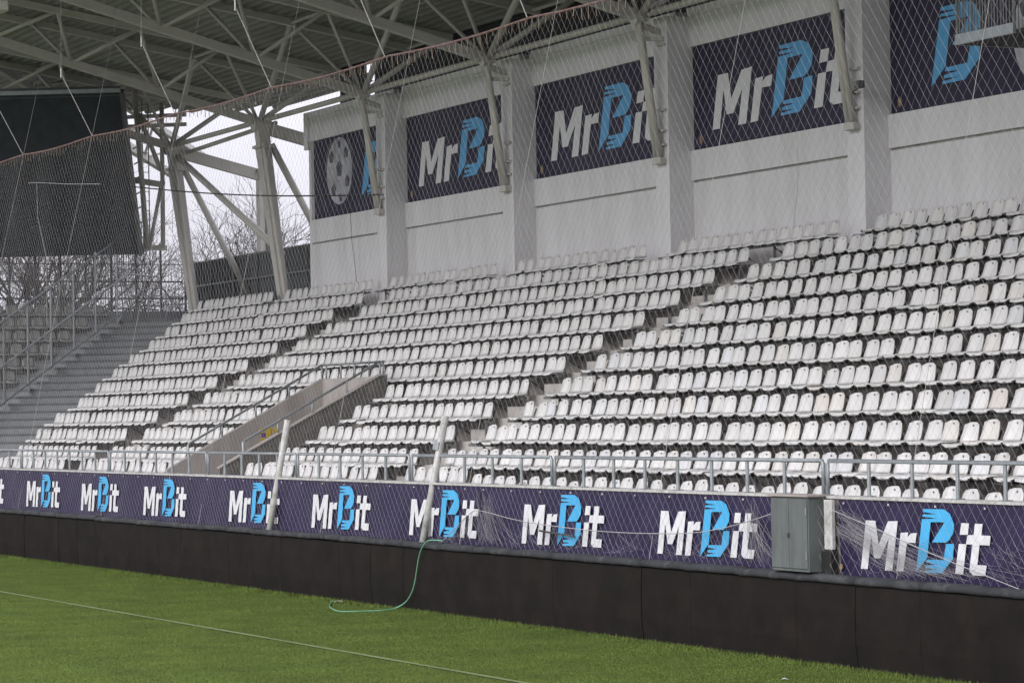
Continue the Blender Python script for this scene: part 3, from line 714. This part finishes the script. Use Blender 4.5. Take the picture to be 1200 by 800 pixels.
for X0, lab, lab2 in ((-77.63,'thick tapering steel column left of the white wall end',0), (-85.31,'thick tapering steel column nearest the black screen',0)):
    X = X0; t = thing('corner_column', lab, 'column', (X, 30, 6), 'leaning steel corner columns')
    MB().bar((X,29.45,11.5),(X,30.13,6.0), .34, .34, w2=.24).build('main_leg', m_steel, t)
    mb = MB()
    for sx in (-.17,.17): mb.bar((X+sx,29.40,11.0),(X+sx*.75,30.10,6.0), .04, .38)
    mb.build('flanges', m_steelw, t)
    MB().bar((X,29.75,11.0),(X,31.9 if X < -80 else 31.3,7.0 if X<-80 else 8.2), .20, n=8).build('rear_leg', m_steel, t, smooth=True)
    MB().bar((X,29.4,11.5),(X,32.6,10.72), .22, .34).build('rear_beam', m_steelw, t)
    MB().box(X-.30,X+.30,29.28,29.78,10.88,10.96).build('collar_plate', m_steel, t)
    MB().bar((X,29.2,11.55),(X,29.7,11.6), .45, .4, n=8).build('head_node', m_steel, t)
    for i in range(5): MB().box(X-.32+.04,X-.26+.04,29.36+i*.09,29.40+i*.09,10.86,10.98).build('bolt', m_steel, t)
t = thing('rear_column', 'vertical two-tone steel column standing behind the fence in the corner', 'column', (-85.31,32.35,3))
MB().box(-85.47,-85.15,32.22,32.40,3,10.9).build('web', m_steelw, t); MB().box(-85.5,-85.12,32.40,32.62,3,10.9).build('flange', m_frame, t); MB().box(-85.55,-85.05,32.15,32.65,10.9,10.97).build('head_plate', m_steel, t)
t = thing('cross_brace', 'long diagonal steel tube between the two corner columns', 'brace', (-81,29.7,9))
MB().bar((-85.2,29.55,11.3),(-77.7,30.05,7.9), .20, n=10).build('tube', m_steel, t, smooth=True)
MB().bar((-85.31,29.9,11.45),(-77.63,29.9,11.62), .13, n=8).build('purlin', m_steelw, t, smooth=True)

# ------------------------------------------------------------------ black screen and its frame
BR = Vector((-85.3,28.29,8.28)); dd = Vector((-.51,-.86,0)); nn = Vector((.86,-.51,0))
t = thing('video_screen', 'large black rectangular screen hanging tilted forward in the stand corner', 'screen', BR)
tilt = Vector((nn.x*2.4, nn.y*2.4, 4.69)); L = 10.
def scr(s, h, o): return BR+dd*s+tilt*h+nn*(o*.89)+Vector((0,0,-o*.45))
mb = MB(); mb.v = [tuple(scr(s,h,o)) for o in (0,-.35) for s, h in ((0,0),(L,0),(L,1),(0,1))]
mb.add([], []); mb.f = [(0,1,2,3),(7,6,5,4),(0,4,5,1),(1,5,6,2),(2,6,7,3),(3,7,4,0)]; mb.mi = [0]*6
mb.build('panel', m_screen, t)
mb = MB()
for a, b in (((-.05,-.01),(-.05,1.01)), ((0,1.01),(L,1.01))): mb.bar(scr(a[0],a[1],-.1), scr(b[0],b[1],-.1), .09, .30)
mb.build('edge_frame', m_frame, t)
MB().bar(scr(-.05,1.02,0), scr(L,1.02,0), .10, .12).build('top_frame', m_galv, t)
f = thing('screen_support', 'steel lattice frame with a ladder behind the right edge of the screen', 'frame', (-86, 28.8, 8))
def P2(y, z, X=-85.6): return (X, y, z)
A0, A1 = P2(28.45,13.3), P2(28.66,8.5); B0, B1 = P2(29.12,13.1), P2(29.12,8.5)
MB().bar((-85.7,28.35,13.4),A1, .17, n=8).build('leg', m_steel, f, smooth=True); MB().bar((-85.5,29.16,13.0),(-85.5,29.14,8.5), .14, n=8).build('leg', m_steel, f, smooth=True)
MB().bar((-85.6,28.45,12.6),(-85.5,29.1,10.9), .15, n=8).build('diagonal', m_steel, f, smooth=True)
MB().bar((-85.5,29.1,10.4),(-85.6,28.75,8.6), .12, n=8).build('diagonal', m_steel, f, smooth=True)
MB().bar((-86.2,28.0,10.7),(-85.5,29.2,10.45), .30, .18).build('crossbeam', m_steel, f)
MB().bar((-86.2,28.2,8.55),(-85.5,29.25,8.5), .18, .16).build('foot_beam', m_steel, f)
mb = MB(); 
for y in (28.78, 28.98): mb.bar((-86.3,y,13.2),(-86.3,y,8.0), .03, n=4)
for i in range(17): mb.bar((-86.3,28.78,8.2+i*.3),(-86.3,28.98,8.2+i*.3), .02, n=4)
mb.build('ladder', m_galvd, f)
for i in range(10): MB().bar((-85.9,28.33+.04*(i%2),8.7+i*.48),(-85.9,28.62,8.85+i*.48), .045, n=5).build('hanger', m_galv, f)
# catwalk beams behind the screen at the corner
t = thing('service_gantry', 'short horizontal service gantry under the roof beside the screen top', 'gantry', (-86.5,29,12.6))
for z in (12.75,12.45): MB().bar((-88.5,27.6,z),(-86.2,30.2,z-.02), .07, .12).build('beam', m_steel, t)
for i in range(8): MB().bar((-88.4+.28*i,27.7+.32*i,12.8),(-88.4+.28*i,27.7+.32*i,13.3), .035, n=5).build('post', m_steel, t)
MB().bar((-88.5,27.6,13.3),(-86.2,30.2,13.28), .05, n=6).build('handrail', m_steel, t)

# ------------------------------------------------------------------ corner stair, fence, end stand
cs = thing('corner_stairs', 'blue-grey concrete steps climbing the corner between the two stands', 'stairs', (-80, 24, 1.3))
def CP(u, s):                                   # u: X+Y = -u ; s: distance up along the diagonal (in Y metres of the side stand)
    # point on the line X+Y=-u whose mirror distance matches side-row Y
    yy = s - (u-54.4)/2; return (-u-yy, yy)
i = 0
y = RY(12)-.66+.4
k = 12; n_steps = 24
for i in range(n_steps):
    s0 = 20.26+.4*i; s1 = s0+.4; z = FZ(12)+.211*(i+0)+ (0)
    a = CP(54.35,s0); b = CP(59.4,s0); c = CP(59.4,s1+.002); d = CP(54.35,s1+.002)
    mb = MB(); vs = [(p[0],p[1],zz) for zz in (z-.9, z) for p in (a,b,c,d)]
    mb.add(vs, [(3,2,1,0),(4,5,6,7),(0,1,5,4),(1,2,6,5),(2,3,7,6),(3,0,4,7)]); mb.build('step', m_stair, cs)
    n1 = CP(54.35,s0-.012); n2 = CP(59.4,s0-.012); mb = MB(); mb.bar((n1[0],n1[1],z-.03),(n2[0],n2[1],z-.03), .025, .05); mb.build('nosing', m_frame, cs)
# top landing wall
t = thing('landing_wall', 'grey parapet wall at the top of the corner stairs', 'wall', (-87.5,28,5))
MB().box(-87.75,-87.55,14,31.4,4.5,6.62).build('wall', m_stair, t)
MB().box(-87.5,-83.6,30.2,31.4,4.5,5.98).build('landing', m_stair, t)
# end stand terraces
es = thing('end_stand', 'shaded end stand terraces with seats greyed by shade behind the mesh fence', 'grandstand', (-84, 20, 1))
for k in range(12, 0, -1):
    X = -(RY(k)+57.1); x1 = X+.66; x0 = X-.14; yr = -X-59.15
    MB().box(x0, x1, 12, yr+.35, FZ(k)-1.3, FZ(k)).build('terrace_step', m_conc, es)
    MB().box(X+.19, X+.25, 12, yr+.1, FZ(k)+.345, FZ(k)+.395).build('seat_rail', m_galvd, es)
MB().box(-80, -78.2, 10, 19.5, -.5, 1.3).build('end_walkway', m_conc, es)
# stair fence on the diagonal X+Y=-58
sf = thing('stair_fence', 'tall galvanised bar fence with handrail climbing the corner stairs', 'fence', (-80,22,2))
def D(s, z, u=58.0): 
    yy = s-(u-54.4)/2; return (-u-yy, yy, z)
def fz(s): return FZ(12)+(s-20.26)*.5275
s_end = 30.9
for (dz, w, m) in ((1.18, .06, m_galv), (.12, .05, m_galvd)):
    MB().path([D(20.5, fz(20.5)+dz), D(s_end-.9, fz(s_end-.9)+dz), D(s_end+.6, fz(s_end-.9)+dz)], w, 6).build('rail', m, sf)
s = 20.5; j = 0
while s < s_end-.4:
    mb = MB(); mb.bar(D(s, fz(s)-.1), D(s, fz(s)+2.55), .06, n=6); mb.build('post', m_galv, sf)
    # triangular foot bracket
    a = Vector(D(s,fz(s)+.0)); mb = MB(); mb.add([a+Vector((.05,-.05,-.05)), a+Vector((.30,-.10,-.12)), a+Vector((.16,.1,.20)), a+Vector((.05,-.03,-.05)), a+Vector((.30,-.08,-.12)), a+Vector((.16,.12,.20))], [(0,1,2),(5,4,3),(0,3,4,1),(1,4,5,2),(2,5,3,0)]); mb.build('foot_bracket', m_galv, sf)
    s += 1.0
mb = MB(); s = 20.5
while s < s_end: mb.bar(D(s, fz(s)+.1), D(s, fz(s)+2.45), .020, n=3); s += .11
o = mb.build('bars', m_galvd, sf); o['kind'] = 'stuff'
MB().path([D(20.5, fz(20.5)+2.45), D(s_end-.3, fz(s_end-.3)+2.45)], .06, 6).build('top_rail', m_galv, sf)
# handrail on landing
t = thing('landing_handrail', 'pale handrail at the top landing of the corner stairs', 'railing', (-86.9,29,6))
mb = MB(); mb.path([(-86.9,28.55,6.1),(-86.9,28.55,7.08),(-86.9,30.15,7.06),(-86.9,30.15,6.0)], .05, 6); mb.bar((-86.9,29.1,6.0),(-86.9,29.1,7.07), .045, n=6); mb.bar((-86.9,29.7,6.0),(-86.9,29.7,7.07), .045, n=6); mb.build('rail', m_galv, t, smooth=True)
# perimeter bar fence above the end stand
pf = thing('perimeter_fence', 'dark steel bar fence with two rails standing above the end stand', 'fence', (-88,27,6))
for y in np.arange(14.2, 30.6, .82): MB().bar((-87.65,y,6.3),(-87.65,y,8.5 if y < 27.2 else 8.75), .06).build('post', m_frame, pf)
for z in (7.02, 7.55): MB().bar((-87.62,12,z),(-87.62,30.5,z), .05).build('rail', m_frame, pf)
mb = MB()
for y in np.arange(12, 30.5, .11): mb.bar((-87.66,y,6.5),(-87.66,y,8.12), .016, n=3)
o = mb.build('bars', m_galvd, pf); o['kind'] = 'stuff'
MB().bar((-87.62,12,8.10),(-87.62,30.5,8.10), .025).build('top_wire', m_frame, pf)
# ribbed sheet fence behind the corner
rf = thing('sheet_fence', 'dark grey ribbed sheet fence left of the white wall end', 'fence', (-83,32,6))
mb = MB(); x = -91.2; pts = []
while x < -76.4: pts += [(x,32.0),(x+.10,32.0),(x+.13,31.95),(x+.22,31.95)]; x += .25
n = len(pts); mb.v = [(a,b,5.2) for a, b in pts]+[(a,b,8.32) for a, b in pts]; mb.f = [(i,i+1,n+i+1,n+i) for i in range(n-1)]; mb.mi = [0]*(n-1)
mb.build('ribbed_sheet', m_fence, rf)
for z in (6.55, 7.55): MB().bar((-91.2,31.93,z),(-76.4,31.93,z), .04, .05).build('rail', m_galvd, rf)
MB().bar((-91.2,31.98,8.33),(-76.4,31.98,8.33), .06, .04).build('top_trim', m_galvd, rf)
for x in np.arange(-91,-76.5,2.1): MB().bar((x,31.92,5.2),(x,31.92,8.3), .05).build('post', m_galvd, rf)

# ------------------------------------------------------------------ hanging platform at the top right
hp = thing('hanging_platform', 'hanging steel platform with closely spaced bars at the top right', 'platform', (-37.1,26,9))
x0, x1, y0, y1, z = -37.88, -36.33, 26.0, 28.2, 8.83
MB().box(x0,x1,y0,y0+.06,z,z+.16).build('edge_beam', m_galv, hp); MB().box(x0,x0+.06,y0+.062,y1,z,z+.16).build('edge_beam', m_galvd, hp)
MB().box(x1+.002,x1+2.6,y0+.35,y0+.41,z+.02,z+.17).build('edge_beam', m_galv, hp)
MB().box(x0+.06,x1+2.6,y0+.06,y1,z+.01,z+.06).build('floor_plate', m_dark, hp)
for i in range(20):
    MB().bar((x0+.03+i*.0785,y0+.02,z+.16),(x0+.03+i*.0785,y0+.02,z+2.0), .020, n=5).build('bar', m_galvd, hp)
for i in range(27):
    MB().bar((x0+.03,y0+.08+i*.08,z+.16),(x0+.03,y0+.08+i*.08,z+2.0), .018, n=5).build('bar', m_galvd, hp)
for i in range(30):
    MB().bar((x1+.05+i*.08,y0+.38,z+.17),(x1+.05+i*.08,y0+.38,z+2.0), .018, n=5).build('bar', m_galv, hp)
for xx, yy in ((x0+.03,y0+.03),(x1,y0+.03),(x0+.03,y1),(x1+2.5,y1)): MB().bar((xx,yy,z+.1),(xx,yy,ztop(yy)), .05, n=6).build('hanger', m_galvd, hp)
MB().bar((x0,y0+.02,z+2.0),(x1,y0+.02,z+2.0), .05, n=6).build('top_rail', m_galv, hp)
# floodlight under the second truss
fl = thing('floodlight', 'white floodlight hanging under the roof at the top left corner', 'floodlight', (-70.6,19.9,13.6))
MB().box(-70.95,-70.35,19.5,20.05,13.42,13.70).build('housing', m_steelw, fl, bevel=.04)
MB().box(-70.34,-70.33,19.55,20.0,13.45,13.67).build('glass', m_lampg, fl)
MB().bar((-70.65,19.8,13.70),(-70.2,19.8,14.1), .05, n=6).build('bracket', m_frame, fl)

# ------------------------------------------------------------------ ball-stop net
def ropez(x): return 9.05+.0125*max(0,(-x-38)) + .06*(((x/5.45+.13) % 1)-.5)**2*4 -.03
net = thing('ball_net', 'pale diamond mesh net hung in front of the whole stand', 'net', (-50,19.05,1.1))
mb = MB(); mb.path([(x,19.05,ropez(x)) for x in np.arange(-82,-17,.9)], .035, 6); mb.build('top_rope', m_rope, net)
def netstrands(sgn):
    mb = MB(); slope = 1.22; x0 = -92.; PER = .175; Z0 = 1.13
    V = []; Fc = []
    for i in range(int(76/PER)):
        xb_ = x0+i*PER+random.gauss(0,.010)+.05*math.sin(i*.13)
        zt_ = ropez(xb_); H = zt_-Z0; dx = sgn*H/slope; n = 15
        xs = xb_+dx*np.linspace(0,1,n)
        if xs.max() < -82 or xs.min() > -17: continue
        zs = np.linspace(Z0, zt_, n); zs[-1] = ropez(xs[-1])
        wob = (1-np.linspace(0,1,n))
        yy = 19.05+.03*np.sin(xs*.9+zs*.7)+.02*np.sin(xs*2.3)
        xs2 = xs+.022*np.sin(zs*.9+xs*.35)*wob**.5+.03*np.sin(xs*.8)*wob
        o = len(V)
        r = .00125
        for a, b, c in zip(xs2, yy, zs): V += [(a-r,b+r*.6,c),(a+r,b+r*.6,c),(a,b-r*1.2,c)]
        for j in range(n-1):
            for q in range(3): Fc.append((o+3*j+q, o+3*j+(q+1)%3, o+3*j+3+(q+1)%3, o+3*j+3+q))
    mb.v = V; mb.f = Fc; mb.mi = [0]*len(Fc); return mb
a = netstrands(1); b = netstrands(-1); a.add(b.v, b.f)
o = a.build('mesh', m_net, net); o['kind'] = 'stuff'
mb = MB()
for x in np.arange(-82,-17,.23):
    z = ropez(x); mb.bar((x,19.045,z),(x+random.uniform(-.03,.03),19.045,z-random.uniform(.08,.22)), .014, n=3)
o = mb.build('edge_lashing', m_nete, net); o['kind'] = 'stuff'
# hanging cords from hooks to the top rope
for x, lab in ((-65.87,'in front of the left part of the screen'),(-60.52,'at the right part of the screen'),(-55.05,'left of the corner columns'),(-49.66,'right of the corner columns'),(-44.37,'above the first wall banner'),(-38.93,'near the top centre')):
    t = thing('net_hanger', 'thin white cord holding the net rope '+lab, 'cord', (x,18.4,10.7), 'cords holding up the net rope')
    MB().bar((x,19.05,ropez(x)),(x,18.37,10.68), .012, n=4).build('cord', m_ropew, t)
    MB().bar((x,18.37,10.60),(x,18.37,10.80), .035, n=6).build('hook', m_ropew, t)
    MB().bar((x,18.37,10.8),(x,18.42,ztop(18.4)), .007, n=4).build('drop_wire', m_net, t)
for x, lab in ((-29.2,'at the far right, over the nearest banner logo'),(-35.4,'over the fourth wall banner'),(-41.7,'over the third wall banner'),(-47.6,'over the second wall banner'),(-54.0,'over the corner column'),(-60.3,'right of the screen edge'),(-66.7,'over the middle of the screen'),(-72.6,'over the left part of the screen')):
    mb = MB(); n = 16
    mb.path([(x,19.05+(21.9-19.05)*(i/n)**1.05,1.13+(13.9-1.13)*i/n) for i in range(n+1)], .009, 4)
    tag(mb.build('stay_rope', m_net), 'long thin rope up to the roof '+lab, 'rope', 'long ropes from the padded wall to the roof')
# loose sagging net along the bottom
t = thing('loose_net', 'sagging spare net on a white rope over the banner left of the cabinet', 'net', (-37,19.0,1.1))
rp = smoothpts([(-42.3,19.0,1.14),(-41.7,19.0,1.40),(-41.2,19.0,1.62),(-40.82,19.0,1.68),(-39.66,19.0,1.58),(-38.5,19.0,1.52),(-36.85,19.0,1.48),(-35.31,19.0,1.49),(-33.87,19.0,1.55),(-32.73,19.0,1.7),(-31.99,19.0,1.84)], 5)
MB().path(rp, .013, 5).build('rope', m_net, t)
mb = MB()
def sag(mb, rp, n, lowz, yj=.05, span=1.2):
    for i in range(n):
        a = Vector(random.choice(rp)); x2 = a.x+random.uniform(-span,span); b = Vector((x2, 19.0+random.uniform(-.03,.05), lowz+random.uniform(0,.10)))
        m_ = (a+b)/2+Vector((random.uniform(-.15,.15), random.uniform(-.02,.03), -random.uniform(.0,.12)))
        mb.path(smoothpts([a,m_,b],4), .003, 3)
sag(mb, rp, 110, 1.16, span=.8)
for cx in (-40.6,-32.5):
    for i in range(34):
        a = Vector((cx+random.gauss(0,.12),19.0,1.68+random.uniform(0,.33))); b = Vector((cx+random.gauss(.3,.45),19.02,1.15+random.uniform(0,.1)))
        mb.path(smoothpts([a,(a+b)/2+Vector((random.gauss(0,.08),0,-.08)),b],4), .003, 3)
o = mb.build('strands', m_net2, t); o['kind'] = 'stuff'
t = thing('loose_net', 'bunched spare net under a taut white rope right of the cabinet', 'net', (-28.5,19.0,1.1))
rp = smoothpts([(-30.54,19.0,1.92),(-29.3,19.0,1.66),(-28.23,19.0,1.43),(-26.57,19.0,1.11)], 8)
MB().path(rp, .012, 5).build('rope', m_net, t)
mb = MB()
for i in range(70):
    a = Vector((-30.5+random.uniform(0,.4),19.0,1.95-random.uniform(0,.35))); b = Vector((-28.2+random.gauss(0,.7),19.0,1.16+random.uniform(0,.08)))
    mb.path(smoothpts([a,(a+b)/2+Vector((random.gauss(0,.12),0,random.uniform(-.16,.03))),b],5), .0026, 3)
for i in range(50):
    x = random.uniform(-29.8,-26.5); z = random.uniform(1.4,1.95); rr = random.uniform(.15,.4)
    mb.path([(x+rr*math.cos(q),19.01,z+rr*.7*math.sin(q)-.1) for q in np.linspace(random.uniform(3,4), random.uniform(5,6.2), 6)], .0026, 3)
o = mb.build('strands', m_net2, t); o['kind'] = 'stuff'
t = thing('wire_frame', 'thin pale wire frame tangled in the net in front of the black screen', 'wire', (-64.5,19.0,8.6))
MB().path([(-65.2,18.97,8.70),(-64.55,18.98,8.66),(-62.2,18.98,8.44),(-59.8,18.98,8.25)], .012, 5).build('cross_wire', m_net, t)
MB().path([(-64.55,18.98,8.66),(-64.5,18.98,7.85),(-63.85,18.98,6.9),(-63.9,18.98,5.4)], .009, 4).build('drop_wire', m_net, t)
tag(MB().bar((-89,25.4,8.62),(-89,27.05,7.17), .05, n=6).build('tilted_rod', m_ropew), 'bright white slanting rod behind the bar fence below the screen', 'rod')
# dark cable crossing the corner
mb = MB(); n = 20
mb.path([(-73.2+17.1*i/n, 24.0, 9.35-1.52*i/n-.12*math.sin(math.pi*i/n)) for i in range(n+1)], .035, 5)
tag(mb.build('black_cable', m_blk), 'black cable stretched across the corner columns and first wall banner', 'cable')

# ------------------------------------------------------------------ bare trees and backdrop behind the corner
def tree(x, y, h, seed, lean=0, label='', spread=1.):
    rnd = random.Random(seed); t = thing('bare_tree', label, 'tree', (x,y,0), 'bare winter trees behind the corner')
    tr = MB(); br = MB(); tw = MB()
    def grow(p, d, ln, w, lev):
        n = 4; pts = [p.copy()]; q = p.copy(); dd = d.copy()
        for i in range(n):
            dd = (dd+Vector((rnd.gauss(0,.13),rnd.gauss(0,.13),rnd.gauss(.03,.08)))).normalized(); q = q+dd*(ln/n); pts.append(q.copy())
        ws = [w*(1-.5*i/n) for i in range(n+1)]
        (tr if lev == 0 else br if lev < 3 else tw).path(pts, ws, 7 if lev == 0 else 5 if lev < 3 else 3)
        if lev >= 5: return
        k = {0:6,1:4,2:4,3:3,4:1}[lev]
        for i in range(k):
            f_ = rnd.uniform(.45,1) if lev else rnd.uniform(.5,1); j = min(n-1, int(f_*n)); a = pts[j].lerp(pts[j+1], f_*n-j if f_*n-j<=1 else 1)
            ang = rnd.uniform(.35,.95)*spread; az = rnd.uniform(0,6.28)
            u = dd.orthogonal().normalized(); v = dd.cross(u); nd = (dd*math.cos(ang)+(u*math.cos(az)+v*math.sin(az))*math.sin(ang)).normalized()
            nd.z += .12; nd.normalize()
            grow(a, nd, ln*rnd.uniform(.55,.78), max(.022, ws[j]*rnd.uniform(.45,.65)), lev+1)
    grow(Vector((x,y,0)), Vector((lean,0,1)).normalized(), h*.42, h*.040, 0)
    tr.build('trunk', m_bark, t, smooth=True); br.build('limbs', m_bark, t, smooth=True); o = tw.build('twigs', m_bark, t); o['kind'] = 'stuff'
specs = [(-125,46.0,17.5,3,.05,'tall bare tree showing between the two corner columns'),(-132,50.5,16,5,.0,'bare tree rising just left of the white wall end'),(-118,40.2,14.5,8,-.05,'bare tree behind the screen support frame'),
 (-116,33.9,15,11,.0,'bare tree with a thick dark trunk below the left of the screen'),(-122,36.8,15,14,.06,'bare tree under the middle of the screen'),(-128,39.4,16,17,.0,'slim bare tree under the right of the screen'),(-140,36.5,15,21,.0,'distant bare tree farthest left behind the fence'),(-136,45,15,24,.0,'distant bare tree behind the first corner column'),(-120,43.2,11,27,.1,'low bare tree behind the perimeter fence corner'),(-110,31.0,14,31,.0,'nearest bare tree, its dark trunk left of centre under the screen'),(-113,34.6,14,33,.12,'leaning bare tree behind the stair fence')]
for x,y,h,sd_,ln,lab in specs: tree(x,y,h,sd_,ln,lab)
# hedge-like thicket far behind
mb = MB()
for i in range(4500):
    x = random.uniform(-150,-100); y = 28+random.uniform(0,30)*(-x/125); 
    y = random.uniform(27,54); h = random.uniform(2,7.2); a = Vector((x,y,random.uniform(0,h)))
    d = Vector((random.gauss(0,.5),random.gauss(0,.5),random.uniform(.3,1))).normalized()*random.uniform(.6,1.8)
    mb.path([a,a+d*.5+Vector((random.gauss(0,.08),random.gauss(0,.08),0)),a+d], [.05,.035,.015], 3)
tag(mb.build('thicket', m_bark), 'dense leafless undergrowth below the trees behind the perimeter fence', 'undergrowth', kind='stuff')
